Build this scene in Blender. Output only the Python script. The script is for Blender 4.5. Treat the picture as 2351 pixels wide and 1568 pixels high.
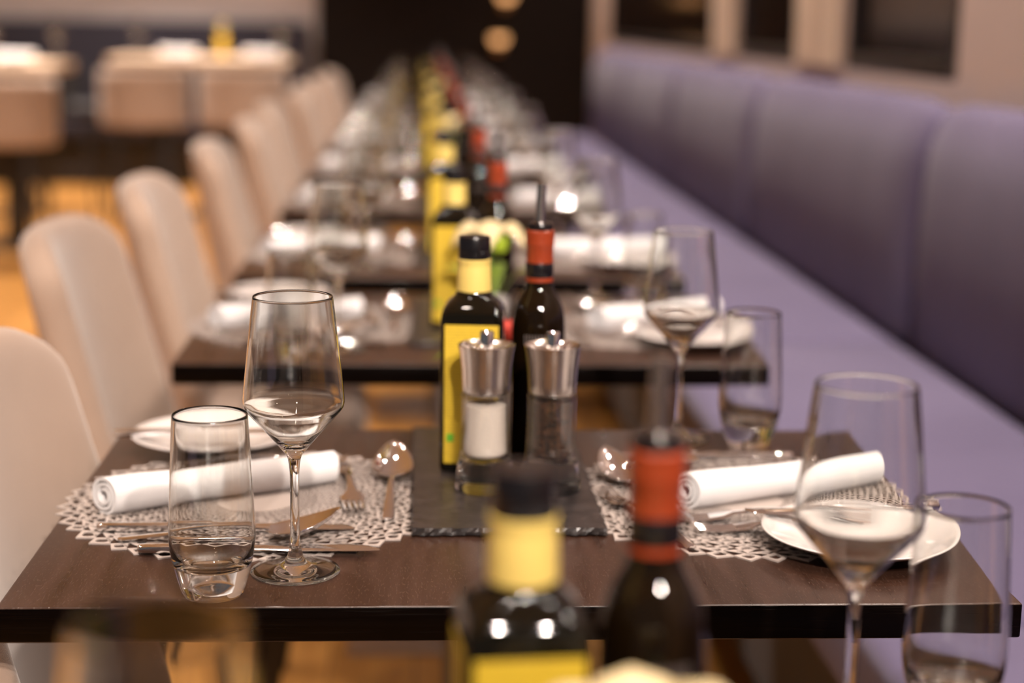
import bpy, bmesh, math, random
from mathutils import Vector, Matrix
random.seed(7)
S = bpy.context.scene
for o in list(bpy.data.objects):
    bpy.data.objects.remove(o)
COL = S.collection
PI = math.pi

# ------------------------------------------------------------------ camera
def look_axes(yaw, pitch, roll):
    cy, sy, cp, sp = math.cos(yaw), math.sin(yaw), math.cos(pitch), math.sin(pitch)
    fw = Vector((sy*cp, cy*cp, -sp)); rt = Vector((cy, -sy, 0)); up = rt.cross(fw)
    c, s = math.cos(roll), math.sin(roll)
    return c*rt + s*up, -s*rt + c*up, fw
rt, up, fw = look_axes(0.05888, 0.19077, 0.01595)
cd = bpy.data.cameras.new('camera'); cam = bpy.data.objects.new('camera', cd); COL.objects.link(cam)
M = Matrix((rt, up, -fw)).transposed().to_4x4(); M.translation = Vector((0, 0, 1.195))
cam.matrix_world = M
cd.sensor_width = 36; cd.lens = 3798.4/2351*36
cd.clip_start = 0.02
cd.dof.use_dof = True; cd.dof.focus_distance = 1.325; cd.dof.aperture_fstop = 2.55
S.camera = cam

# ------------------------------------------------------------------ world, lights, exposure
W = bpy.data.worlds.new('world'); S.world = W; W.use_nodes = True
bg = W.node_tree.nodes['Background']
bg.inputs[0].default_value = (0.95, 0.95, 1.0, 1); bg.inputs[1].default_value = 0.07
S.view_settings.view_transform = 'Standard'; S.view_settings.look = 'None'
S.view_settings.exposure = 0.40; S.view_settings.gamma = 1.0; S.view_settings.use_curve_mapping = False
CEIL = 2.75
def downlight(x, y, p, col=(1, .84, .73), size=.07, z=CEIL-.03, spread=88):
    l = bpy.data.lights.new('downlight', 'AREA'); l.shape = 'DISK'; l.size = size
    l.energy = p; l.color = col; l.spread = math.radians(spread)
    o = bpy.data.objects.new('downlight', l); o.location = (x, y, z); COL.objects.link(o)
for j in range(17):                      # row above the bench edge
    downlight(1.10 + (.02 if j % 2 else -.02), -0.75 + .80*j, 6.2)
for j in range(11):                      # narrow row above the chairs, added as fill for them
    downlight(-.30 + (.07 if j % 2 else -.07), -0.55 + 1.2*j, 3.6, spread=66)
for j in range(8):                       # row above the aisle
    downlight(-1.95 + (.10 if j % 2 else -.10), 0.1 + 1.6*j, 20.0)
def fill_spot(x, y, z, tx, ty, tz, p, spread=46):      # added fill spots turned along the row, brightening fronts of tables and bottles
    l = bpy.data.lights.new('fill_spot', 'AREA'); l.shape = 'DISK'; l.size = .08
    l.energy = p; l.color = (1, .86, .76); l.spread = math.radians(spread)
    o = bpy.data.objects.new('fill_spot', l); o.location = (x, y, z); COL.objects.link(o)
    o.rotation_euler = (Vector((tx, ty, tz)) - Vector((x, y, z))).to_track_quat('-Z', 'Y').to_euler()
for x, y, ty, pw_ in ((.80, -1.5, 1.7, 4.0), (.35, -1.2, 2.0, 5.0), (.75, .7, 3.9, 6.5), (.75, 3.0, 6.2, 5.5), (.75, 5.4, 8.6, 6)):
    fill_spot(x, y, 2.6, .0, ty, .85, pw_)
for x, y in ((-1.45, 10.2), (-1.0, 10.2), (-2.1, 8.6)):   # added fill, one over each high table to brighten its top
    downlight(x, y, 6.0, spread=44)
for x in (-1.3, -2.6, -3.9, -5.2):      # added wash to brighten the pale end wall
    downlight(x, 11.75, 9.0)
c = S.cycles
c.max_bounces = 20; c.diffuse_bounces = 3; c.glossy_bounces = 6; c.transmission_bounces = 18
c.transparent_max_bounces = 12; c.sample_clamp_indirect = 25; c.blur_glossy = 0.6
c.caustics_reflective = False; c.caustics_refractive = True

# ------------------------------------------------------------------ materials
MAT = {}
def mat(name, col=(.8,.8,.8), rough=.5, metal=0.0, **kw):
    m = bpy.data.materials.new(name); m.use_nodes = True; MAT[name] = m
    b = m.node_tree.nodes['Principled BSDF']
    b.inputs['Base Color'].default_value = (*col, 1); b.inputs['Roughness'].default_value = rough
    b.inputs['Metallic'].default_value = metal
    for k, v in kw.items():
        b.inputs[k].default_value = v
    return m, m.node_tree, b
def node(nt, t, **kw):
    n = nt.nodes.new(t)
    for k, v in kw.items():
        if k in n.inputs.keys(): n.inputs[k].default_value = v
        else: setattr(n, k, v)
    return n
def coords(nt, scale, kind='Object', rot=(0,0,0)):
    tc = nt.nodes.new('ShaderNodeTexCoord'); mp = nt.nodes.new('ShaderNodeMapping')
    mp.inputs['Scale'].default_value = scale; mp.inputs['Rotation'].default_value = rot
    nt.links.new(tc.outputs[kind], mp.inputs[0]); return mp.outputs[0]
def ramp(nt, fac, stops):
    r = nt.nodes.new('ShaderNodeValToRGB'); e = r.color_ramp.elements
    while len(e) < len(stops): e.new(.5)
    for el, (p, c_) in zip(e, stops):
        el.position = p; el.color = (*c_, 1) if len(c_) == 3 else c_
    nt.links.new(fac, r.inputs[0]); return r.outputs[0]
def bump(nt, b, h, strength, dist=.001):
    n = node(nt, 'ShaderNodeBump', Strength=strength, Distance=dist)
    nt.links.new(h, n.inputs['Height']); nt.links.new(n.outputs[0], b.inputs['Normal'])
def fabric(name, col, col2, scale=900, rough=.85, sheen=.4, big=6):
    m, nt, b = mat(name, col, rough)
    b.inputs['Sheen Weight'].default_value = sheen; b.inputs['Sheen Roughness'].default_value = .5
    n = node(nt, 'ShaderNodeTexNoise', Scale=big, Detail=3)
    nt.links.new(coords(nt, (1,1,1)), n.inputs[0])
    nt.links.new(ramp(nt, n.outputs[0], [(.35, col), (.7, col2)]), b.inputs['Base Color'])
    w = node(nt, 'ShaderNodeTexNoise', Scale=scale, Detail=1)
    nt.links.new(coords(nt, (1,1,1)), w.inputs[0])
    bump(nt, b, w.outputs[0], .35, .0006)
    return m
# dark stained oak with open pores
def dark_wood(name, sc_grain, sc_pore, dark=1.0, spec=.5):
    m, nt, b = mat(name, (.03,.016,.012), .3)
    b.inputs['Specular IOR Level'].default_value = spec
    g = node(nt, 'ShaderNodeTexNoise', Scale=1.0, Detail=4); nt.links.new(coords(nt, sc_grain), g.inputs[0])
    base = ramp(nt, g.outputs[0], [(.3, (.023*dark,.0105*dark,.0065*dark)), (.7, (.042*dark,.0190*dark,.0120*dark))])
    p = node(nt, 'ShaderNodeTexNoise', Scale=1.0, Detail=1); nt.links.new(coords(nt, sc_pore), p.inputs[0])
    pore = ramp(nt, p.outputs[0], [(.60, (0,0,0)), (.68, (1,1,1))])
    mx = node(nt, 'ShaderNodeMix', data_type='RGBA'); nt.links.new(pore, mx.inputs[0])
    nt.links.new(base, mx.inputs[6]); mx.inputs[7].default_value = (.055*dark,.030*dark,.021*dark,1)
    nt.links.new(mx.outputs[2], b.inputs['Base Color'])
    nt.links.new(ramp(nt, g.outputs[0], [(.3, (.26,)*3), (.7, (.36,)*3)]), b.inputs['Roughness'])
    bump(nt, b, pore, .25, -.0004)
    return m
dark_wood('table_wood', (60, 5, 60), (800, 150, 800))
dark_wood('table_edge_wood', (3, 60, 160), (12, 400, 700), .05, .08)
fabric('napkin_linen', (.64,.63,.64), (.68,.67,.68), 1500, .9, .2)
fabric('chair_fabric', (.325,.232,.175), (.37,.272,.21), 900, .85, .35)
fabric('bench_fabric', (.088,.073,.148), (.108,.091,.174), 700, .8, .1, 3)
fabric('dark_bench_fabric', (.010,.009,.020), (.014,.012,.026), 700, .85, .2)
fabric('dark_chair_fabric', (.012,.011,.013), (.018,.016,.018), 700, .85, .1)
fabric('curtain_fabric', (.66,.52,.38), (.74,.58,.43), 500, .9, .2)
mat('steel', (.86,.85,.85), .05, 1.0)
mat('brushed_steel', (.62,.57,.53), .24, 1.0)
mat('plate_steel', (.55,.50,.48), .38, 1.0)
mat('light_top', (.62,.47,.34), .5)
mat('black_metal', (.012,.011,.012), .45)
mat('column_paint', (.16,.15,.155), .45)
mat('ceramic', (.60,.565,.55), .12, 0, **{'Coat Weight': .4, 'Coat Roughness': .03})
mat('placemat_vinyl', (.40,.345,.315), .5)
mat('black_plastic', (.006,.005,.006), .22)
mat('salt_grains', (.78,.72,.68), .8)
m, nt, b = mat('pepper_grains', (.05,.028,.018), .7)
v = node(nt, 'ShaderNodeTexVoronoi', Scale=320); nt.links.new(coords(nt, (1,1,1)), v.inputs[0])
nt.links.new(ramp(nt, v.outputs['Color'], [(.2, (.010,.005,.003)), (.8, (.060,.026,.013))]), b.inputs['Base Color'])
bump(nt, b, v.outputs['Distance'], .6, .001)
nt2 = MAT['salt_grains'].node_tree; b2 = nt2.nodes['Principled BSDF']
v = node(nt2, 'ShaderNodeTexVoronoi', Scale=500); nt2.links.new(coords(nt2, (1,1,1)), v.inputs[0])
bump(nt2, b2, v.outputs['Distance'], .5, .001)
mat('bottle_glass', (.004,.003,.0015), .04, 0, **{'Specular IOR Level': .4})
mat('vinegar_glass', (.006,.003,.001), .03, 0, **{'Specular IOR Level': .4})
mat('yellow_neck_paper', (.70,.53,.145), .5)
mat('red_capsule', (.25,.034,.009), .34)
mat('label_green', (.10,.36,.02), .5)
mat('label_grey_print', (.075,.06,.055), .5)
m, nt, b = mat('yellow_label_paper', (.55,.43,.03), .5)
w = node(nt, 'ShaderNodeTexNoise', Scale=1.0, Detail=2); nt.links.new(coords(nt, (900, 900, 260)), w.inputs[0])
wv = node(nt, 'ShaderNodeTexWave', Scale=1.0, bands_direction='Z'); nt.links.new(coords(nt, (1, 1, 105)), wv.inputs[0])
mm = node(nt, 'ShaderNodeMath', operation='MULTIPLY'); nt.links.new(w.outputs[0], mm.inputs[0]); nt.links.new(wv.outputs['Fac'], mm.inputs[1])
nt.links.new(ramp(nt, mm.outputs[0], [(.40, (.58,.40,.025)), (.58, (.37,.24,.018))]), b.inputs['Base Color'])
m, nt, b = mat('slate', (.03,.027,.027), .34)
n = node(nt, 'ShaderNodeTexNoise', Scale=70, Detail=6); nt.links.new(coords(nt, (1,1,1)), n.inputs[0])
nt.links.new(ramp(nt, n.outputs[0], [(.3, (.013,.011,.011)), (.75, (.036,.029,.028))]), b.inputs['Base Color'])
bump(nt, b, n.outputs[0], .5, .0015)
def glass(name, ior=1.5):
    m, nt, b = mat(name, (1,1,1), 0.0); nt.nodes.remove(b)
    g = node(nt, 'ShaderNodeBsdfGlass', Roughness=0.0, IOR=ior); g.inputs['Color'].default_value = (.985,.99,.985,1)
    nt.links.new(g.outputs[0], nt.nodes['Material Output'].inputs[0])
glass('clear_glass', 1.5)
m, nt, b = mat('acrylic', (1,1,1), 0.0); nt.nodes.remove(b)   # thin clear wall: straight-through light plus a surface reflection
tr = node(nt, 'ShaderNodeBsdfTransparent'); tr.inputs[0].default_value = (.95,.94,.92,1)
gl = node(nt, 'ShaderNodeBsdfGlossy', Roughness=.02); fw_ = nt.nodes.new('ShaderNodeLayerWeight'); fw_.inputs[0].default_value = .5
pw = node(nt, 'ShaderNodeMath', operation='POWER'); nt.links.new(fw_.outputs['Facing'], pw.inputs[0]); pw.inputs[1].default_value = 3.0
fr = node(nt, 'ShaderNodeMath', operation='MULTIPLY_ADD'); nt.links.new(pw.outputs[0], fr.inputs[0]); fr.inputs[1].default_value = .80; fr.inputs[2].default_value = .08
ms = nt.nodes.new('ShaderNodeMixShader'); nt.links.new(fr.outputs[0], ms.inputs[0]); nt.links.new(tr.outputs[0], ms.inputs[1]); nt.links.new(gl.outputs[0], ms.inputs[2])
nt.links.new(ms.outputs[0], nt.nodes['Material Output'].inputs[0])
mat('petal', (.58,.48,.27), .5, 0, **{'Subsurface Weight': .15, 'Subsurface Radius': (.004,.003,.002)})
mat('lime_petal', (.38,.52,.03), .5)
mat('leaf', (.16,.24,.02), .45)
mat('red_petal', (.65,.05,.03), .45)
mat('stem_green', (.12,.22,.03), .5)
mat('pale_wall', (.50,.455,.455), .8)
mat('beige_wall', (.62,.51,.46), .85)
mat('dark_wall', (.006,.003,.002), .6, 0, **{'Specular IOR Level': .15})
mat('ceiling_paint', (.72,.77,.84), .9)
mat('frame_dark', (.012,.009,.008), .4)
mat('night_glass', (.016,.009,.006), .12)
mat('baseboard_paint', (.35,.29,.26), .6)
mat('brass', (.55,.33,.14), .3, 1.0)
m, nt, b = mat('lamp_glow', (1,.7,.4), .5)
b.inputs['Emission Color'].default_value = (1,.50,.20,1); b.inputs['Emission Strength'].default_value = 1.1
# oak floor
m, nt, b = mat('oak_floor', (.4,.2,.08), .32)
br = node(nt, 'ShaderNodeTexBrick', Scale=1.0, offset=.37); nt.links.new(coords(nt, (1,1,1), rot=(0,0,PI/2)), br.inputs[0])
br.inputs['Brick Width'].default_value = 1.6; br.inputs['Row Height'].default_value = .16; br.inputs['Mortar Size'].default_value = .002
br.inputs['Color1'].default_value = (.50,.245,.062,1); br.inputs['Color2'].default_value = (.58,.29,.078,1); br.inputs['Mortar'].default_value = (.12,.055,.02,1)
g = node(nt, 'ShaderNodeTexNoise', Scale=1.0, Detail=5); nt.links.new(coords(nt, (40, 2.5, 1)), g.inputs[0])
mx = node(nt, 'ShaderNodeMix', data_type='RGBA', blend_type='MULTIPLY'); mx.inputs[0].default_value = .7
nt.links.new(br.outputs[0], mx.inputs[6]); nt.links.new(ramp(nt, g.outputs[0], [(.3, (.62,.55,.5)), (.7, (1,1,1))]), mx.inputs[7])
nt.links.new(mx.outputs[2], b.inputs['Base Color'])

# ------------------------------------------------------------------ mesh helpers
class MB:
    def __init__(s): s.v = []; s.f = []
    def add(s, vs, fs):
        o = len(s.v); s.v += [tuple(p) for p in vs]; s.f += [tuple(i+o for i in f) for f in fs]; return s
    def lathe(s, prof, n=48, cx=0, cy=0, cap0=False, cap1=False):
        vs = []; fs = []; m = len(prof); idx = []
        for r, z in prof:
            if r < 1e-7: idx.append([len(vs)]); vs.append((cx, cy, z))
            else:
                row = []
                for k in range(n):
                    a = 2*PI*k/n; row.append(len(vs)); vs.append((cx + r*math.cos(a), cy + r*math.sin(a), z))
                idx.append(row)
        for j in range(m-1):
            a, b_ = idx[j], idx[j+1]
            for k in range(n):
                k2 = (k+1) % n
                if len(a) == 1 and len(b_) == 1: continue
                if len(a) == 1: fs.append((a[0], b_[k2], b_[k]))
                elif len(b_) == 1: fs.append((a[k], a[k2], b_[0]))
                else: fs.append((a[k], a[k2], b_[k2], b_[k]))
        if cap0 and len(idx[0]) > 1: fs.append(tuple(reversed(idx[0])))
        if cap1 and len(idx[-1]) > 1: fs.append(tuple(idx[-1]))
        return s.add(vs, fs)
    def loft(s, st, n=10, e=1.0):
        # stations (x, y, z, half width, half height) along x; rounded cross-section in YZ
        vs = []; fs = []
        for (x, y, z, hw, hh) in st:
            for k in range(n):
                a = 2*PI*k/n; ca, sa = math.cos(a), math.sin(a)
                vs.append((x, y + hw*math.copysign(abs(ca)**e, ca), z + hh*math.copysign(abs(sa)**e, sa)))
        for j in range(len(st)-1):
            for k in range(n):
                k2 = (k+1) % n
                fs.append((j*n+k, j*n+k2, (j+1)*n+k2, (j+1)*n+k))
        fs.append(tuple(reversed(range(n)))); fs.append(tuple(range((len(st)-1)*n, len(st)*n)))
        return s.add(vs, [tuple(reversed(f)) for f in fs])
    def tube(s, pts, rads, n=12):
        vs = []; fs = []; pts = [Vector(p) for p in pts]
        for i, p in enumerate(pts):
            d = (pts[min(i+1, len(pts)-1)] - pts[max(i-1, 0)]).normalized()
            a = d.cross(Vector((0, 1, .01))).normalized() if abs(d.y) < .9 else d.cross(Vector((1, 0, 0))).normalized()
            b_ = d.cross(a); r = rads[i] if isinstance(rads, (list, tuple)) else rads
            for k in range(n):
                t = 2*PI*k/n; vs.append(p + r*(math.cos(t)*a + math.sin(t)*b_))
        for j in range(len(pts)-1):
            for k in range(n):
                k2 = (k+1) % n; fs.append((j*n+k, j*n+k2, (j+1)*n+k2, (j+1)*n+k))
        fs.append(tuple(reversed(range(n)))); fs.append(tuple(range((len(pts)-1)*n, len(pts)*n)))
        return s.add(vs, fs)
    def box(s, x0, x1, y0, y1, z0, z1, r=0.0, seg=3):
        bm = bmesh.new(); bmesh.ops.create_cube(bm, size=1)
        for q in bm.verts:
            q.co = ((x0+x1)/2 + q.co.x*(x1-x0), (y0+y1)/2 + q.co.y*(y1-y0), (z0+z1)/2 + q.co.z*(z1-z0))
        if r > 0:
            bmesh.ops.bevel(bm, geom=list(bm.edges), offset=r, segments=seg, profile=.5, affect='EDGES')
        bm.verts.index_update()
        s.add([q.co[:] for q in bm.verts], [[q.index for q in f.verts] for f in bm.faces]); bm.free(); return s
    def shell(s, fn, nu, nv, th):
        # closed sheet: fn(u, v) -> point, thickness th split both ways along the normal
        P = [[Vector(fn(i/nu, j/nv)) for i in range(nu+1)] for j in range(nv+1)]
        A = []; B = []
        for j in range(nv+1):
            for i in range(nu+1):
                du = P[j][min(i+1, nu)] - P[j][max(i-1, 0)]; dv = P[min(j+1, nv)][i] - P[max(j-1, 0)][i]
                nn = du.cross(dv); nn = nn.normalized() if nn.length > 1e-12 else Vector((0,0,1))
                A.append(P[j][i] + nn*th/2); B.append(P[j][i] - nn*th/2)
        W_ = nu+1; N = len(A); fs = []
        for j in range(nv):
            for i in range(nu):
                q = (j*W_+i, j*W_+i+1, (j+1)*W_+i+1, (j+1)*W_+i)
                fs.append(q); fs.append(tuple(N+k for k in reversed(q)))
        ring = [i for i in range(nu)] + [j*W_+nu for j in range(nv)] + [nv*W_+i for i in range(nu, 0, -1)] + [j*W_ for j in range(nv, 0, -1)]
        for k in range(len(ring)):
            a, b_ = ring[k], ring[(k+1) % len(ring)]; fs.append((b_, a, N+a, N+b_))
        return s.add(A+B, fs)
    def build(s, name, material, parent=None, sharp=40, loc=None, fix=True):
        me = bpy.data.meshes.new(name); me.from_pydata(s.v, [], s.f)
        if fix:
            bm = bmesh.new(); bm.from_mesh(me); bmesh.ops.recalc_face_normals(bm, faces=bm.faces); bm.to_mesh(me); bm.free()
        me.materials.append(MAT[material])
        for p in me.polygons: p.use_smooth = True
        if sharp: me.set_sharp_from_angle(angle=math.radians(sharp))
        o = bpy.data.objects.new(name, me); COL.objects.link(o)
        if parent: o.parent = parent
        if loc: o.location = loc
        return o
def tag(o, label=None, cat=None, group=None, kind=None):
    for k, v_ in (('label', label), ('category', cat), ('group', group), ('kind', kind)):
        if v_: o[k] = v_
    return o
def empty(name, loc=(0,0,0)):
    o = bpy.data.objects.new(name, None); o.empty_display_size = .05; o.location = loc; COL.objects.link(o); return o
def dup(o, parent=None):
    kids = [k for k in KIDS.get(o.name, [])] or [k for k in o.children]
    n = o.copy(); COL.objects.link(n)
    if parent: n.parent = parent
    for k in kids: dup(k, n)
    return n
KIDS = {}
USED = set()
def put(proto, loc, rz=0.0, label=None, group=None, rx=0.0, ry=0.0):
    # the first use moves the prototype itself, later ones copy it with its parts
    if proto.name not in USED:
        USED.add(proto.name); o = proto
    else: o = dup(proto)
    o.location = loc; o.rotation_euler = (rx, ry, rz)
    if label: o['label'] = label
    if group: o['group'] = group
    return o
def structure(o): o['kind'] = 'structure'; return o
J = random.uniform

# ------------------------------------------------------------------ room shell
structure(MB().box(-6.5, 1.45, -2.0, 12.8, -.05, 0).build('floor', 'oak_floor'))
structure(MB().box(-6.5, 1.45, -2.0, 12.8, CEIL, CEIL+.05).build('ceiling', 'ceiling_paint'))
structure(MB().box(-6.5, -.74, 12.6, 12.8, 0, CEIL).build('wall_back', 'pale_wall'))
structure(MB().box(-.74, 1.45, 12.5, 12.8, 0, CEIL).build('wall_back_dark', 'dark_wall'))
# right wall: strips around three windows
WZ0, WZ1 = 1.07, 2.15
WIN = [(3.98, 5.04), (5.72, 6.76), (7.26, 11.4)]
wr = MB(); X0, X1 = 1.30, 1.45
wr.box(X0, X1, -2.0, 12.5, 0, WZ0); wr.box(X0, X1, -2.0, 12.5, WZ1, CEIL)
ys = [-2.0] + [q for w_ in WIN for q in w_] + [12.5]
for k in range(0, len(ys), 2): wr.box(X0, X1, ys[k], ys[k+1], WZ0, WZ1)
structure(wr.build('wall_right', 'beige_wall'))
for k, (a, b_) in enumerate(WIN):
    w_ = structure(empty('window_%d' % (k+1), (X0, a, WZ0)))
    fr = MB(); t = .05; L = b_-a; H = WZ1-WZ0
    fr.box(.0, .07, 0, t, 0, H, .004, 2); fr.box(.0, .07, L-t, L, 0, H, .004, 2)
    fr.box(.0, .07, t, L-t, 0, t, .004, 2); fr.box(.0, .07, t, L-t, H-t, H, .004, 2)
    fr.build('window_frame', 'frame_dark', w_)
    MB().box(.03, .04, t, L-t, t, H-t).build('pane', 'night_glass', w_)
def curtain(y0, y1, x, z0, z1, label):
    def fn(u, v_):
        y = y0 + (y1-y0)*u + .012*math.sin(9*v_ + 5*u)
        return (x + .0125*math.sin(u*2*PI*(y1-y0)/.11), y, z0 + (z1-z0)*v_)
    return tag(MB().shell(fn, 60, 14, .004).build('curtain', 'curtain_fabric'), label, 'curtain', 'curtains between the windows')
curtain(5.08, 5.68, 1.283, 1.075, 2.5, 'cream curtain hanging between the first and second dark window')
curtain(6.80, 7.22, 1.283, 1.075, 2.5, 'cream curtain hanging between the second and third dark window')

# wall lamps on the dark end wall
def wall_lamp(x, z, label):
    e = empty('wall_lamp', (x, 12.5, z)); tag(e, label, 'lamp', 'small wall lamps on the dark end wall')
    MB().box(-.03, .03, -.02, 0, -.05, .05, .006, 2).build('back_plate', 'brass', e)
    MB().tube([(0, -.02, 0), (0, -.07, 0), (0, -.09, .02)], .008, 8).build('arm', 'brass', e)
    MB().lathe([(0, .0), (.04, .01), (.055, .03), (.06, .06), (.055, .06), (.0, .04)], 24, 0, -.09).build('lamp_shade', 'lamp_glow', e)
wall_lamp(.60, 1.03, 'small glowing wall lamp, lower one on the dark end wall')
wall_lamp(.65, 1.34, 'small glowing wall lamp, upper one on the dark end wall')

# ------------------------------------------------------------------ purple bench along the right wall
YB = [-1.75, .1, 1.93, 3.77, 5.70, 7.50, 9.30, 11.1]
ORD = ['first', 'second', 'third', 'fourth', 'fifth', 'sixth', 'seventh', 'eighth', 'ninth', 'tenth', 'eleventh']
for k in range(1, 7):
    a, b_ = YB[k], YB[k+1]; L = b_-a
    e = empty('bench_section', (0, a, 0))
    tag(e, 'purple upholstered wall bench, %s section counted from the camera' % ORD[k-1], 'bench', 'sections of the purple wall bench')
    def back(u, v_, L=L):                # rounded pad: bulging face, soft top edge
        y = .012 + (L-.024)*u
        ed = 1 - abs(2*u-1)**14
        z = .44 + .585*v_ - .02*(1-ed)*v_
        bulge = .035*(math.sin(PI*min(1, v_*1.02))**.6)*ed
        return (1.205 + .010*v_ + .040*max(0, (v_-.80)/.20)**2 - bulge, y, z)
    ob = MB().shell(back, 40, 12, .085).build('back_cushion', 'bench_fabric', e)
    md = ob.modifiers.new('soft', 'SUBSURF'); md.levels = 1; md.render_levels = 1
    MB().box(.545, 1.14, .006, L-.006, .345, .47, .028, 4).build('seat_cushion', 'bench_fabric', e, sharp=60)
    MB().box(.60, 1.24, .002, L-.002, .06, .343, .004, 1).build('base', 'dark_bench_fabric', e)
    MB().box(.64, 1.24, .002, L-.002, 0, .058).build('plinth', 'frame_dark', e)
# navy bench along the back wall at the far left
e = empty('wall_bench', (0, 12.6, 0)); tag(e, 'long navy bench with high back under the pale end wall', 'bench')
MB().box(-6.4, -.80, -.16, -.005, .30, 1.165, .03, 3).build('back_cushion', 'dark_bench_fabric', e)
MB().box(-6.4, -.80, -.68, -.165, .33, .47, .03, 3).build('seat_cushion', 'dark_bench_fabric', e)
MB().box(-6.4, -.80, -.60, -.005, 0, .298).build('base', 'frame_dark', e)

# ------------------------------------------------------------------ prototypes: furniture
TOP = .75; TX, TD = .08, .282          # table centre x, half depth
FRONT = [.487, 1.220, 2.138, 2.885, 3.85, 4.80, 5.76, 6.71, 7.66, 8.61, 9.56]
TC = [f + TD for f in FRONT]
TN = [ORD[i] + ' table' for i in range(11)]
table = empty('dining_table'); tag(table, None, 'table')
tt = MB().box(-.40, .40, -TD, TD, -.029, 0, .0022, 3).build('tabletop', 'table_wood', table)
tt.data.materials.append(MAT['table_edge_wood'])
for p in tt.data.polygons:
    if abs(p.normal.z) < .5: p.material_index = 1
MB().box(-.038, .038, -.03, .03, -.742, -.0295, .004, 2).build('column', 'column_paint', table)
MB().box(-.21, .21, -.165, .155, -.75, -.7425, .003, 2).build('base_plate', 'plate_steel', table)
MB().box(-.16, .16, -.16, .16, -.0345, -.0293, .001, 1).build('mounting_plate', 'black_metal', table)

chair = empty('dining_chair'); tag(chair, None, 'chair')
def chair_back(u, v_):
    s = 2*u-1
    z = .40 + v_*(.50 - .055*abs(s)**5)
    y = .232*s*(1 - .05*v_)
    x = -.455 - .085*v_ + .105*abs(s)**2.2*(1 - .5*v_)
    return (x, y, z)
ob = MB().shell(chair_back, 16, 10, .05).build('backrest', 'chair_fabric', chair, sharp=0)
md = ob.modifiers.new('soft', 'SUBSURF'); md.levels = 1; md.render_levels = 2
MB().box(-.418, -.10, -.225, .225, .365, .465, .035, 5).build('seat', 'chair_fabric', chair, sharp=60)
for (x, y) in ((-.39, -.18), (-.39, .18), (-.20, -.18), (-.20, .18)):
    MB().tube([(x, y, .366), (x + (.03 if x > -.2 else -.05), y*1.2, .0)], [.017, .010], 12).build('leg', 'black_metal', chair)

stool = empty('counter_stool'); tag(stool, None, 'stool')
def stool_back(u, v_):
    a = PI*(1.15*u - .075) + PI
    return (.235*math.cos(a), .20*math.sin(a)*(1+.06*v_), .575 + .325*v_)
ob = MB().shell(stool_back, 18, 6, .045).build('backrest', 'chair_fabric', stool, sharp=0)
md = ob.modifiers.new('soft', 'SUBSURF'); md.levels = 1; md.render_levels = 1
MB().lathe([(0, .575), (.19, .575), (.205, .60), (.205, .65), (.18, .668), (0, .672)], 32).build('seat', 'chair_fabric', stool)
for sx in (-1, 1):
    for sy in (-1, 1):
        MB().tube([(sx*.13, sy*.12, .574), (sx*.19, sy*.18, 0)], [.016, .011], 10).build('leg', 'black_metal', stool)
MB().tube([(.17*math.cos(2*PI*k/24), .16*math.sin(2*PI*k/24), .25) for k in range(25)], .008, 8).build('foot_ring', 'black_metal', stool)

# ------------------------------------------------------------------ prototypes: glass
WINE_OUT_FOOT = [(0, .0008), (.030, .0004), (.0355, 0), (.0366, .0010), (.0362, .0019), (.030, .0027), (.021, .0040), (.0135, .0062), (.0088, .0098), (.0062, .0145), (.0048, .021)]
WINE_OUT_STEM = [(.0048, .021), (.0041, .030), (.0037, .045), (.0036, .065), (.0038, .082), (.0044, .0905), (.0052, .0955)]
WINE_OUT_BOWL = [(.0052, .0955), (.0062, .0985), (.0082, .1013), (.0110, .1047), (.0160, .1108), (.0250, .1212), (.0345, .1320), (.0381, .1362), (.0400, .1393), (.0408, .1425), (.0408, .1460), (.0400, .1550), (.0384, .1700), (.0363, .1900), (.0340, .2110), (.03205, .2270), (.03187, .2284), (.0316, .2290)]
WINE_IN = [(.0312, .2291), (.03085, .2285), (.03098, .2270), (.0329, .2110), (.0352, .1900), (.0373, .1700), (.0389, .1550), (.0397, .1460), (.0397, .1428), (.0390, .1400), (.0370, .1372), (.0333, .1331), (.0236, .1224), (.0148, .1124), (.0090, .1078), (.0035, .1060), (0, .1057)]
glass_p = empty('wine_glass'); tag(glass_p, None, 'glass')
MB().lathe(WINE_OUT_BOWL + WINE_IN, 64).build('bowl', 'clear_glass', glass_p, sharp=0, fix=False)
MB().lathe(WINE_OUT_STEM, 32).build('stem', 'clear_glass', glass_p, sharp=0, fix=False)
MB().lathe(WINE_OUT_FOOT, 64).build('foot', 'clear_glass', glass_p, sharp=60, fix=False)
far_glass = MB().lathe(WINE_OUT_FOOT[:-1] + WINE_OUT_STEM[:-1] + WINE_OUT_BOWL + WINE_IN, 32).build('wine_glass', 'clear_glass', sharp=0, fix=False); tag(far_glass, None, 'glass')
tumbler = MB().lathe([(0, .0016), (.018, .0012), (.0215, .0002), (.0230, 0), (.0240, .0012), (.0262, .0080), (.0290, .0185), (.0316, .0290), (.0331, .0380), (.0337, .0470), (.0336, .0570), (.0327, .0780), (.0311, .1080), (.0292, .1420), (.0290, .1447),
                      (.0286, .1450), (.0281, .1446), (.0282, .1420), (.0301, .1080), (.0317, .0780), (.0326, .0570), (.0326, .0475), (.0317, .0390), (.0296, .0315), (.0258, .0262), (.0200, .0232), (.0120, .0220), (0, .0216)], 64).build('tumbler', 'clear_glass', sharp=75, fix=False)
tag(tumbler, None, 'glass')

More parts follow.
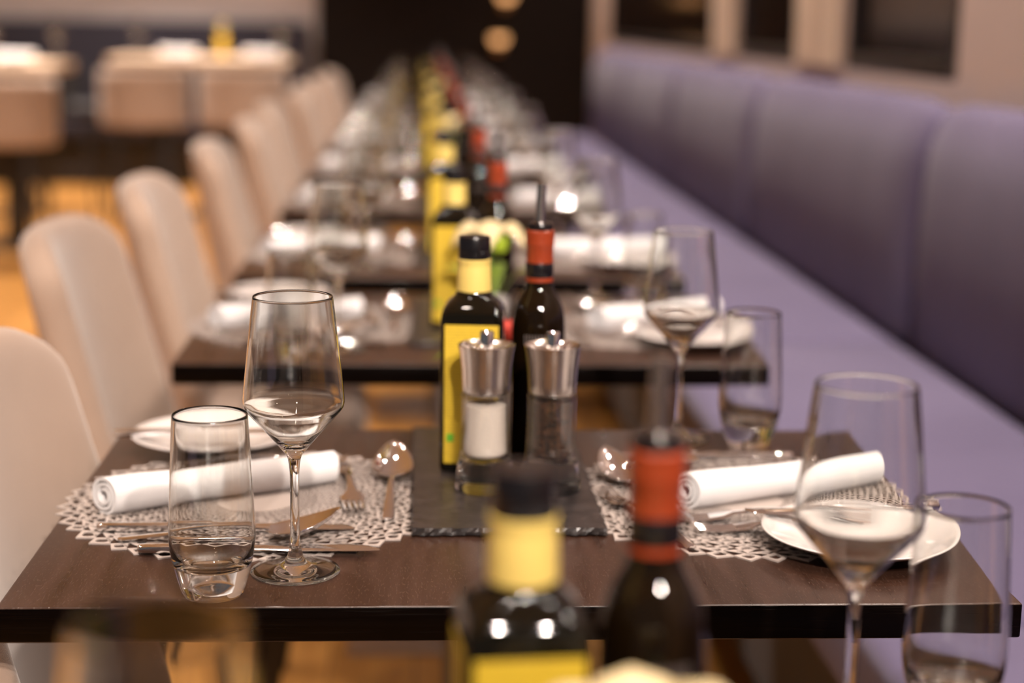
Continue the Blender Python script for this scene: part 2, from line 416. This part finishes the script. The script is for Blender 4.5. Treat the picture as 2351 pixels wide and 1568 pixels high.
# ------------------------------------------------------------------ prototypes: bottles and mills
def sq_ring(h, r, z, n=8):
    # rounded square outline, half width h, corner radius r
    out = []
    for q in range(4):
        cx, cy = ((1,1),(-1,1),(-1,-1),(1,-1))[q]
        for k in range(n):
            a = q*PI/2 + (PI/2)*k/(n-1)
            out.append(((h-r)*cx + r*math.cos(a), (h-r)*cy + r*math.sin(a), z))
    return out
def stack(rings):
    m = MB(); n = len(rings[0]); vs = [p for r in rings for p in r]; fs = []
    for j in range(len(rings)-1):
        for k in range(n):
            k2 = (k+1) % n; fs.append((j*n+k, j*n+k2, (j+1)*n+k2, (j+1)*n+k))
    fs.append(tuple(reversed(range(n)))); fs.append(tuple(range((len(rings)-1)*n, len(rings)*n)))
    return m.add(vs, fs)
oil = empty('oil_bottle'); tag(oil, None, 'bottle')
stack([sq_ring(.0285, .005, 0), sq_ring(.0300, .005, .002), sq_ring(.0305, .005, .006), sq_ring(.0305, .005, .150), sq_ring(.0300, .0055, .156), sq_ring(.0285, .008, .1615),
       sq_ring(.0250, .012, .1665), sq_ring(.0205, .0150, .1705), sq_ring(.0178, .0160, .174), sq_ring(.0168, .0165, .178), sq_ring(.0160, .0160, .190), sq_ring(.0148, .0147, .212)]).build('glass_body', 'bottle_glass', oil)
lb = MB().box(-.0262, .0262, -.0309, -.0304, .009, .1475, .00015, 1).build('label', 'yellow_label_paper', oil)
MB().box(-.0235, -.0165, -.0312, -.0309, .031, .039).build('green_square', 'label_green', lb)
MB().box(-.0309, -.0304, -.022, .022, .009, .1475, .00015, 1).build('side_label', 'yellow_label_paper', oil)
MB().lathe([(.0170, .1765), (.01715, .1775), (.0163, .200), (.0160, .2050), (.0166, .2062), (.0166, .2085), (.0150, .2090)], 40).build('neck_label', 'yellow_neck_paper', oil)
MB().lathe([(.0140, .2085), (.0157, .2088), (.0157, .2120), (.0150, .2126), (.0157, .2132), (.0157, .2160), (.0151, .2166), (.0157, .2172), (.0157, .2290), (.0150, .2308), (0, .2312)], 40).build('cap', 'black_plastic', oil, sharp=30)

vin = empty('vinegar_bottle'); tag(vin, None, 'bottle')
MB().lathe([(0, .003), (.020, .001), (.0240, 0), (.0262, .003), (.0268, .008), (.0268, .138), (.0262, .147), (.0245, .156), (.0215, .1640), (.0180, .1705), (.0150, .1760), (.0134, .1815), (.0128, .190), (.0122, .2335), (0, .2336)], 48).build('glass_body', 'vinegar_glass', vin)
cp = MB().lathe([(.0133, .1842), (.0139, .1845), (.0136, .1880), (.0136, .1885), (.0135, .2050), (.0135, .2195), (.0141, .2205), (.0143, .2235), (.0139, .2255), (.0142, .2270), (.0142, .2345), (.0132, .2356), (0, .2357)], 40).build('capsule', 'red_capsule', vin)
bd = MB().lathe([(.01385, .1888), (.01395, .1890), (.01385, .2030), (.01375, .2032)], 40).build('black_band', 'black_plastic', cp)
pr = MB().lathe([(0, .2358), (.0125, .2359), (.0131, .2375), (.0131, .2405), (.0122, .2425), (.006, .2440), (0, .2441)], 32).build('pourer', 'black_plastic', vin)
MB().tube([(0, 0, .243), (.0, 0, .262), (.0012, .0, .281)], [.0052, .0048, .0046], 20).build('spout', 'brushed_steel', pr)
lt = MB()
for q in range(11):      # row of small pale upright strokes, too small in the photograph to be read
    a = -PI/2 + (q-5)*.115
    for zz in (.1245, .1295):
        lt.box(-.0009, .0009, -.0003, .0003, 0, .0042)
        for i in range(8):
            x, y, z = lt.v[-8+i]; y -= .0270; lt.v[-8+i] = (x*math.cos(a+PI/2) - y*math.sin(a+PI/2), x*math.sin(a+PI/2) + y*math.cos(a+PI/2), z + zz)
ltp = lt.build('lettering', 'label_grey_print', vin); ltp['kind'] = 'stuff'

def mill(name, fill_mat, fill_name, top):
    e = empty(name); tag(e, None, 'mill')
    MB().lathe([(0, .0012), (.024, .0008), (.0275, 0), (.0290, .0012), (.0292, .004), (.0275, .016), (.0258, .028), (.0247, .0300), (.0240, .0305), (0, .0305)], 48).build('glass_base', 'clear_glass', e, sharp=50, fix=False)
    MB().lathe([(0, .0307), (.0240, .0307), (.0252, .0312), (.0252, .0330), (.0244, .0345), (.0240, .045), (.0234, .060), (.0232, .075), (.0234, .088), (.0238, .0925), (.0228, .0942),
                 (.0205, .0940), (.0203, .090), (.0200, .075), (.0202, .060), (.0208, .045), (.0212, .036), (.019, .0335), (0, .0330)], 48).build('clear_body', 'acrylic', e, sharp=50, fix=False)
    MB().lathe([(0, .0335), (.0185, .0340), (.0206, .0365), (.0203, .045), (.0197, .060), (.0195, top), (.012, top+.002), (0, top+.001)], 40).build(fill_name, fill_mat, e)
    cp = MB().lathe([(0, .0925), (.0200, .0928), (.0222, .0950), (.0226, .0965), (.0229, .105), (.0238, .118), (.0254, .131), (.0268, .1385), (.0270, .1400), (.0262, .1402), (.0240, .1375), (.012, .1335), (0, .1325)], 48).build('steel_cap', 'brushed_steel', e, sharp=45)
    MB().lathe([(.0066, .1322), (.0066, .1510), (.0058, .1524), (.0035, .1526), (.003, .1512), (0, .1512)], 28).build('knob', 'steel', cp, sharp=40)
    for k in range(3):
        a = .35 + k*2*PI/3
        sp = MB().loft([(.006, 0, .1350, .0024, .0018), (.016, 0, .1375, .0022, .0018), (.0245, 0, .1402, .0018, .0012)], 8)
        sp.v = [(x*math.cos(a) - y*math.sin(a), x*math.sin(a) + y*math.cos(a), z) for x, y, z in sp.v]
        sp.build('spoke', 'steel', cp)
    return e
salt = mill('salt_mill', 'salt_grains', 'salt', .082)
pepper = mill('pepper_mill', 'pepper_grains', 'peppercorns', .087)

# slate board with a ragged, chipped rim
bm = bmesh.new(); nx, ny = 44, 90; hw, hl = .0865, .185
V = {}
for lv, z in enumerate((0, .003, .0062)):
    for i in range(nx+1):
        for j in range(ny+1):
            if lv != 2 and lv != 0 and not (i in (0, nx) or j in (0, ny)): continue
            x = -hw + 2*hw*i/nx; y = -hl + 2*hl*j/ny
            if i in (0, nx): x += (random.gauss(0, .0009) - (0, -.0002, .0012)[lv]*1)*(1 if i else -1)
            if j in (0, ny): y += (random.gauss(0, .0009) - (0, -.0002, .0012)[lv]*1)*(1 if j else -1)
            V[lv, i, j] = bm.verts.new((x, y, z + (random.gauss(0, .0003) if lv == 1 else 0)))
for i in range(nx):
    for j in range(ny):
        bm.faces.new([V[2, i, j], V[2, i+1, j], V[2, i+1, j+1], V[2, i, j+1]])
        bm.faces.new([V[0, i, j], V[0, i, j+1], V[0, i+1, j+1], V[0, i+1, j]])
rim = [(i, 0) for i in range(nx)] + [(nx, j) for j in range(ny)] + [(i, ny) for i in range(nx, 0, -1)] + [(0, j) for j in range(ny, 0, -1)]
for lv in (0, 1):
    for k in range(len(rim)):
        a, b_ = rim[k], rim[(k+1) % len(rim)]
        bm.faces.new([V[(lv,)+a], V[(lv,)+b_], V[(lv+1,)+b_], V[(lv+1,)+a]])
me = bpy.data.meshes.new('slate_board'); bm.to_mesh(me); bm.free(); me.materials.append(MAT['slate'])
slate = bpy.data.objects.new('slate_board', me); COL.objects.link(slate); tag(slate, None, 'board')

# ------------------------------------------------------------------ prototypes: table setting
MT = .0014                                   # placemat thickness
def placemat_mesh(N, R0, R1, holes=True):
    m = MB(); step = 2*PI/N*.92; rings = [R1]
    while rings[-1]*math.exp(-step/2) > R0: rings.append(rings[-1]*math.exp(-step/2))
    rings.reverse(); K = len(rings); rnd = random.Random(5); nodes = {}
    for j in range(K):
        for i in range(N):
            a = (i + .5*(j % 2) + rnd.uniform(-.10, .10))*2*PI/N; r = rings[j]*(1 + rnd.uniform(-.012, .012))
            nodes[i, j] = (r*math.cos(a), r*math.sin(a))
    def nd(i, j): return nodes[i % N, j]
    for j in range(1, K-1):
        o = j % 2
        for i in range(N):
            # diamond: inner node, two side nodes on ring j, outer node
            inn = nd(i, j-1) if not o else nd(i+1, j-1)
            out = nd(i, j+1) if not o else nd(i+1, j+1)
            lf, rg = (nd(i-1, j), nd(i, j)) if not o else (nd(i, j), nd(i+1, j))
            q = [inn, rg, out, lf]; cx = sum(p[0] for p in q)/4; cy = sum(p[1] for p in q)/4
            sh = .60 if math.hypot(cx, cy) > R0*1.35 else .5
            hq = [(cx + (p[0]-cx)*sh, cy + (p[1]-cy)*sh) for p in q]
            # slightly rounded hole: push the side midpoints outwards
            h8 = []
            for k in range(4):
                a, b_ = hq[k], hq[(k+1) % 4]
                c0 = (a[0]*.80 + b_[0]*.20, a[1]*.80 + b_[1]*.20); c1 = (a[0]*.20 + b_[0]*.80, a[1]*.20 + b_[1]*.80)
                h8 += [c0, c1]
            top = [(x, y, MT) for x, y in q] + [(x, y, MT) for x, y in h8]
            bot = [(x, y, .0002) for x, y in h8]
            fs = []
            for k in range(4):
                k2 = (k+1) % 4; a0, a1 = 4+2*k, 4+2*k+1; nx_ = 4+(2*k+2) % 8; pv = 4+(2*k-1) % 8
                fs.append((k, k2, a1, a0)); fs.append((k, a0, pv))
            for k in range(8): fs.append((4+k, 4+(k+1) % 8, 12+(k+1) % 8, 12+k))
            m.add(top+bot, fs)
            if j == K-2:
                m.add([(*rg, MT), (*out, MT), (*lf, MT), (*rg, 0), (*out, 0), (*lf, 0)], [(0, 3, 4, 1), (1, 4, 5, 2)])
    # solid centre
    c0 = [(nd(i, 0)[0]*1.04, nd(i, 0)[1]*1.04, MT) for i in range(N)] + [(0, 0, MT)]
    m.add(c0, [(i, (i+1) % N, N) for i in range(N)])
    return m
placemat = placemat_mesh(46, .034, .182).build('placemat', 'placemat_vinyl', sharp=30, fix=False); tag(placemat, None, 'placemat')

# rolled napkin: spiral strip with thickness
def napkin_mesh(L=.228, R=.0188, turns=2.6, th=.0030, seed=1):
    rnd = random.Random(seed); n = 70; outer = []; inner = []
    for k in range(n+1):
        t = k/n; a = -PI*.42 - 2*PI*turns*(1-t); r = .0065 + (R-.0065)*t
        for lst, rr in ((outer, r), (inner, r-th)):
            x, z = rr*math.cos(a), rr*math.sin(a)*.94
            if z < -R*.80: z = -R*.80 + (z + R*.80)*.35
            lst.append((x, z))
    loop = outer + inner[::-1]; m = MB(); st = 22; n2 = len(loop); vs = []; fs = []
    ph = rnd.uniform(0, 6)
    for s_ in range(st+1):
        u = s_/st; y = -L/2 + L*u
        sc = 1 + .03*math.sin(3.2*u*PI + ph) + .015*math.sin(9*u + ph*2)
        dz = .0012*math.sin(5*u + ph)
        for (x, z) in loop:
            wob = .004*(u-.5)*0 + .0015*math.sin(7*u + x*200)
            vs.append((y + (.0015*math.sin(40*x + 60*z) if s_ in (0, st) else 0) - .42*x*(1-u)**2, x*sc + wob*.3, (z*sc + R*.83) + (dz if z > 0 else 0)))
    for s_ in range(st):
        for k in range(n2):
            k2 = (k+1) % n2; fs.append((s_*n2+k, s_*n2+k2, (s_+1)*n2+k2, (s_+1)*n2+k))
    N = n+1
    for base in (0, st*n2):
        for k in range(n):
            q = (base+k, base+k+1, base+n2-2-k, base+n2-1-k)
            fs.append(q if base else tuple(reversed(q)))
    return m.add(vs, fs)
napkin = napkin_mesh().build('napkin_roll', 'napkin_linen', sharp=50); tag(napkin, None, 'napkin')

def knife_proto(name, L, hl):
    e = empty(name); tag(e, None, 'knife')
    z = .0038
    MB().loft([(0, 0, z, .0040, .0022), (.002, 0, z, .0056, .0036), (.02, 0, z, .0060, .0038), (hl*.6, 0, z, .0054, .0037), (hl-.008, 0, z, .0047, .0035), (hl, 0, z, .0055, .0032)], 12, .55).build('handle', 'steel', e)
    b_ = L-hl
    MB().loft([(hl, 0, z, .0052, .0026), (hl+.006, .0005, z, .0075, .0014), (hl+b_*.4, .0012, z, .0098, .0011), (hl+b_*.75, .0010, z, .0100, .0010), (hl+b_*.92, -.0015, z, .0070, .0009), (L, -.006, z, .0015, .0007)], 10, .7).build('blade', 'steel', e)
    return e
def bowl_mesh(x0, Lb, hw, depth, z0, tip):
    m = MB(); nu, nv = 14, 16; vs = []
    for side in (0, 1):
        for j in range(nv+1):
            t = j/nv; half = hw*max(0, math.sin(PI*t**.82))**.62*(1 if t not in (0,) else .12)
            half = max(half, .0022 if j == 0 else .0004)
            for i in range(nu+1):
                s_ = 2*i/nu-1
                d = depth*(1 - s_*s_)*math.sin(PI*min(1, t*1.02))**.75 if 0 < t < 1 else 0
                vs.append((x0 + Lb*t, half*s_, z0 + tip*t*t - d - (0 if side == 0 else .0010)))
    W_ = nu+1; N = (nv+1)*W_; fs = []
    for j in range(nv):
        for i in range(nu):
            q = (j*W_+i, j*W_+i+1, (j+1)*W_+i+1, (j+1)*W_+i); fs.append(q); fs.append(tuple(N+k for k in reversed(q)))
    ring = [i for i in range(nu)] + [j*W_+nu for j in range(nv)] + [nv*W_+i for i in range(nu, 0, -1)] + [j*W_ for j in range(nv, 0, -1)]
    for k in range(len(ring)):
        a, b_ = ring[k], ring[(k+1) % len(ring)]; fs.append((b_, a, N+a, N+b_))
    return m.add(vs, fs)
def spoon_proto(name, hl, bl, hw, tip=.004):
    e = empty(name); tag(e, None, 'spoon')
    MB().loft([(0, 0, .0022, .0030, .0012), (.003, 0, .0024, .0058, .0015), (.03, 0, .0045, .0052, .0018), (hl*.6, 0, .0095, .0034, .0020), (hl*.9, 0, .0110, .0027, .0019), (hl+.004, 0, .0100, .0030, .0012)], 10, .7).build('handle', 'steel', e)
    MB.build(bowl_mesh(hl, bl, hw, .0088, .0105, tip), 'bowl', 'steel', e, sharp=0)
    return e
def fork_proto(name, L, hw):
    e = empty(name); tag(e, None, 'fork'); hl = L-.075
    MB().loft([(0, 0, .0022, .0030, .0012), (.003, 0, .0024, .0058, .0015), (.03, 0, .0045, .0052, .0018), (hl*.6, 0, .0095, .0034, .0020), (hl*.95, 0, .0105, .0028, .0018), (hl+.012, 0, .0085, .0055, .0011), (hl+.022, 0, .0062, hw, .0009), (hl+.034, 0, .0045, hw, .0008)], 10, .7).build('handle', 'steel', e)
    for k in range(4):
        y = hw*(k-1.5)/2*.98
        MB().loft([(hl+.033, y, .0046, .0022, .0008), (hl+.05, y, .0035, .0017, .0008), (hl+.065, y, .0050, .0014, .0007), (L, y, .0085, .0006, .0005)], 8).build('tine', 'steel', e)
    return e
knife_m = knife_proto('table_knife', .225, .100)
knife_s = knife_proto('starter_knife', .203, .092)
butter = knife_proto('butter_knife', .172, .088)
spoon_m = spoon_proto('soup_spoon', .125, .066, .0205, .019)
spoon_d = spoon_proto('dessert_spoon', .118, .066, .0200, .018)
fork_m = fork_proto('table_fork', .200, .0120)
fork_s = fork_proto('starter_fork', .182, .0110)
fork_d = fork_proto('dessert_fork', .182, .0110)
plate = MB().lathe([(0, .0030), (.030, .0025), (.036, .0006), (.041, 0), (.043, .0016), (.052, .0050), (.066, .0100), (.078, .0150), (.0836, .0180), (.0845, .0190), (.0838, .0198), (.079, .0183), (.066, .0135), (.055, .0094), (.048, .0066), (.042, .0053), (0, .0048)], 72).build('bread_plate', 'ceramic', sharp=0)
tag(plate, None, 'plate')

# small flower pots
def flower(name, petal_m, heart, size=1.0, tall=.10):
    e = empty(name); tag(e, None, 'flower')
    MB().lathe([(0, 0), (.021, 0), (.023, .002), (.027, .045), (.0285, .055), (.0265, .055), (.025, .046), (0, .044)], 32).build('pot', 'ceramic', e)
    MB().tube([(0, 0, .044), (.001, .001, tall*.7), (.003, -.003, tall)], .003, 8).build('stem', 'stem_green', e)
    for k in range(6):
        a = k*PI/3 + .25
        def pf(u, v_, a=a, k=k):
            w_ = .019*size*math.sin(PI*min(1, .08 + v_*.92))**.7*(2*u-1)
            r = .006 + .056*size*v_; z = tall + .040*math.sin(PI*v_*.66) - .030*size*max(0, v_-.45)**1.2*2 - .006*abs(2*u-1)
            return (r*math.cos(a) - w_*math.sin(a), r*math.sin(a) + w_*math.cos(a), z)
        MB().shell(pf, 6, 10, .0009).build('petal', petal_m, e, sharp=0)
    MB().lathe([(0, tall-.010), (.010, tall-.004), (.0145, tall+.012), (.011, tall+.021), (0, tall+.018)], 20, -.016, -.004).build('flower_heart', heart, e)
    for k in range(4):
        a = k*PI/2 + .6
        def lf(u, v_, a=a):
            w_ = .014*math.sin(PI*min(1, .05+v_*.95))**.8*(2*u-1); r = .012 + .06*v_; z = .052 + .045*math.sin(PI*v_*.75)
            return (r*math.cos(a) - w_*math.sin(a), r*math.sin(a) + w_*math.cos(a), z)
        MB().shell(lf, 4, 8, .0008).build('leaf', 'leaf', e, sharp=0)
    return e
lily = flower('potted_lily', 'petal', 'lime_petal', .95, .127)
tulip = flower('potted_flower', 'red_petal', 'red_petal', .5, .096)

for o in list(bpy.data.objects):
    if o.children: KIDS[o.name] = list(o.children)

# ------------------------------------------------------------------ lay the tables
def rel(i, x, y, z=0): return (TX + x, TC[i] + y, TOP + z)
Z1 = MT + .0002
def setting(i, side):
    where = TN[i] + (', chair side' if side < 0 else ', bench side')
    T = where
    jx, jy = (0, 0) if i == 1 else (J(-.008, .008), J(-.012, .012))
    near = i <= 3
    def P(x, y, z=0): return rel(i, x+jx, y+jy, z)
    ra = 0 if side < 0 else PI
    s = -side
    mx_ = -.228 if side < 0 else .232
    if i <= 5:
        put(placemat, P(mx_, .002, .0001), J(0, 6) if i != 1 else (.1 if side < 0 else 1.4), 'pale openwork round placemat under the napkin, %s' % T, 'openwork placemats')
    if side < 0: put(napkin, P(-.262, .016, Z1), math.radians(27.7 + (0 if i == 1 else J(-9, 9))), 'rolled white napkin on the placemat, %s' % T, 'rolled white napkins')
    else: put(napkin, P(.276, .024, Z1), math.radians(22.9 + (0 if i == 1 else J(-9, 9))), 'rolled white napkin on the placemat, %s' % T, 'rolled white napkins')
    if i <= 7:
        q = (lambda x, y: (x, y)) if side < 0 else (lambda x, y: (-x, -y))
        def C(pr, x, y, rz, lab, grp, z=Z1, **k): return put(pr, P(*q(x, y), z), rz + ra, lab + ', ' + T, grp, **k)
        if i <= 4: C(knife_m, -.358, -.092, .0, 'steel table knife next to the napkin', 'table knives')
        C(spoon_m, -.335, -.122, .02, 'steel soup spoon between two knives', 'soup spoons')
        if i <= 4: C(knife_s, -.313, -.153, .0, 'small steel starter knife at the placemat rim', 'starter knives')
        if side < 0:
            C(spoon_d, -.105, -.066, PI/2-.02, 'dessert spoon with its bowl turned away, beside the board', 'dessert spoons')
            if i <= 4: C(fork_d, -.152, .125, -PI/2+.10, 'dessert fork lying beside the dessert spoon', 'dessert forks')
            if i <= 4: C(fork_m, -.345, .092, -.02, 'table fork half behind the napkin', 'table forks')
            if i <= 4: C(fork_s, -.330, .122, .02, 'small starter fork behind the napkin', 'starter forks')
            put(plate, P(-.292, .196), 0, 'white bread plate with a knife on it, %s' % T, 'bread plates')
            put(butter, P(-.392, .176, .0185), .06, 'butter knife resting across the bread plate, %s' % T, 'butter knives')
        else:
            put(spoon_d, P(.170, -.077, Z1), 1.91, 'dessert spoon slanting between napkin and board, %s' % T, 'dessert spoons')
            if i <= 4: put(fork_d, P(.158, -.150, Z1), 1.91, 'dessert fork slanting along the board, %s' % T, 'dessert forks')
            if i <= 4: C(fork_m, -.345, .075, -.05, 'table fork in front of the napkin', 'table forks')
            if i <= 4: C(fork_s, -.345, .100, .0, 'small starter fork in front of the napkin', 'starter forks')
            put(plate, P(.304, -.145), 0, 'white bread plate with a knife on it, %s' % T, 'bread plates')
            put(butter, P(.385, -.098, .0185), PI+.03, 'butter knife resting across the bread plate, %s' % T, 'butter knives')
    else:
        put(plate, P(-.292, .196) if side < 0 else P(.304, -.145), 0, 'white bread plate, %s' % T, 'bread plates')
    wl = 'stemmed wine glass beside the tumbler, %s' % T
    gp = glass_p if i <= 3 else far_glass
    put(gp, P(-.178, -.199) if side < 0 else P(.205, .243), J(0, 6), wl, 'wine glasses')
    put(tumbler, P(-.2387, -.250) if side < 0 else P(.280, .222), J(0, 6), 'tall water tumbler beside the wine glass, %s' % T, 'water tumblers')

PLN = 11
for i in range(PLN):
    put(table, (TX, TC[i], TOP), 0, 'dark wood table with thick top, %s in the row counted from the camera' % ORD[i], 'dark wood tables in a row')
    cy = TC[i] + (-.022 if i == 1 else J(-.02, .02)); cxo = .10 if i == 1 else J(-.02, .015)
    if i > 0: put(chair, (cxo, cy, 0), J(-.05, .05), 'cream upholstered chair with curved back at the %s' % TN[i], 'cream chairs along the row')
    g0 = 'on the board of the ' + TN[i]
    if i >= 1:
        setting(i, -1); setting(i, 1)
    else:
        put(glass_p, rel(0, -.173, -.192), 0, 'stemmed wine glass, chair side of the first table', 'wine glasses')
        put(glass_p, rel(0, .198, .215), 0, 'stemmed wine glass, bench side of the first table', 'wine glasses')
        put(tumbler, rel(0, .272, .236), 0, 'tall water tumbler, bench side of the first table', 'water tumblers')
    sx, sy = (.003, .077) if i <= 1 else (J(-.006, .010), J(.0, .06))
    if i == 0: sy = .01
    sz = MT + .0004
    put(slate, rel(i, sx, sy, sz), 0 if i == 1 else J(-.03, .03), 'black slate board with rough edges on the %s' % TN[i], 'slate boards')
    bz = sz + .0064
    if i == 0: ox, oy, vx, vy = -.029, -.018, .037, .002
    elif i == 1: ox, oy, vx, vy = -.0235, .105, .042, .122
    else: ox, oy, vx, vy = -.026 + J(-.004, .004), -.02 + J(-.02, .03), .040 + J(-.004, .004), .0 + J(-.02, .03)
    if i == 2: ox, oy, vx, vy = -.026, -.03, .038, .0
    put(oil, rel(i, ox, oy, bz), -.10 if i == 1 else J(-.15, .1), 'square oil bottle with yellow label and black cap, %s' % TN[i], 'oil bottles')
    put(vin, rel(i, vx, vy, bz), 0, 'round vinegar bottle with red neck and steel spout, %s' % TN[i], 'vinegar bottles')
    if i == 1:
        put(salt, rel(1, -.014, .018, bz), 0, 'clear salt mill with steel cap, white salt inside', 'mills on the sharp table')
        put(pepper, rel(1, .048, .016, bz), .5, 'clear pepper mill with steel cap, dark peppercorns inside', 'mills on the sharp table')
        put(tulip, rel(1, .010, .214, bz), -.6, 'small red flower with green leaves behind the bottles, second table')
    elif i in (0, 2, 5, 8):
        fx, fy = {0: (.016, -.124), 2: (.022, -.118), 5: (.03, -.135), 8: (.03, -.135)}[i]
        put(lily, rel(i, fx, fy, bz), .3 + i, 'cream lily with green heart in white pot, %s' % TN[i], 'potted lilies')

# ------------------------------------------------------------------ counter tables and stools at the back
ctable = empty('counter_table'); tag(ctable, None, 'table')
MB().box(-.26, .26, -.28, .28, .905, .955, .004, 2).build('tabletop', 'light_top', ctable)
MB().box(-.05, .05, -.05, .05, .012, .9045, .004, 1).build('column', 'black_metal', ctable)
MB().box(-.25, .25, -.22, .22, 0, .012, .003, 1).build('base_plate', 'black_metal', ctable)
KIDS[ctable.name] = list(ctable.children)
put(ctable, (-1.57, 10.28, 0), 0, 'small cream topped high table before the navy bench, middle of three', 'small high tables')
put(ctable, (-1.03, 10.30, 0), 0, 'small cream topped high table before the navy bench, with oil bottle', 'small high tables')
put(ctable, (-2.08, 8.75, 0), 0, 'small cream topped high table cut by the frame', 'small high tables')
put(stool, (-1.56, 9.68, 0), 0, 'cream tub stool at the middle high table', 'cream tub stools')
put(stool, (-1.005, 9.70, 0), 0, 'cream tub stool at the high table with oil bottle', 'cream tub stools')
put(stool, (-1.98, 8.10, 0), 0, 'cream tub stool at the high table cut by the frame', 'cream tub stools')
dk = dup(stool); dk.location = (-2.12, 10.3, 0); dk.rotation_euler = (0, 0, -PI/2)
dk['label'] = 'black tub stool at the end of the far high table'; dk['group'] = 'black tub stool'
for ch in dk.children:
    if ch.name.split('.')[0] in ('backrest', 'seat'):
        ch.data = ch.data.copy(); ch.data.materials[0] = MAT['dark_chair_fabric']
hz = .9552
far = [('middle high table', [(-1.43, 10.14)], [(-1.70, 10.34)], None),
       ('high table with oil bottle', [(-.93, 10.16)], [(-.84, 10.42)], (-1.19, 10.36)),
       ('high table cut by the frame', [(-2.05, 8.62)], [(-1.87, 8.86), (-2.22, 8.92)], None)]
for nm, nap, gl, bt in far:
    for k, (x, y) in enumerate(nap):
        put(plate, (x, y, hz), 0, 'white plate under a napkin, on the %s' % nm, 'plates on the high tables')
        put(napkin, (x, y, hz+.0199), .3, 'white rolled napkin on a plate, on the %s' % nm, 'napkins on the high tables')
    for k, (x, y) in enumerate(gl):
        put(far_glass, (x, y, hz), 0, 'stemmed wine glass, %s one on the %s' % (ORD[k], nm), 'wine glasses on the high tables')
    if bt: put(oil, (*bt, hz), 0, 'oil bottle with yellow label on a small high table')
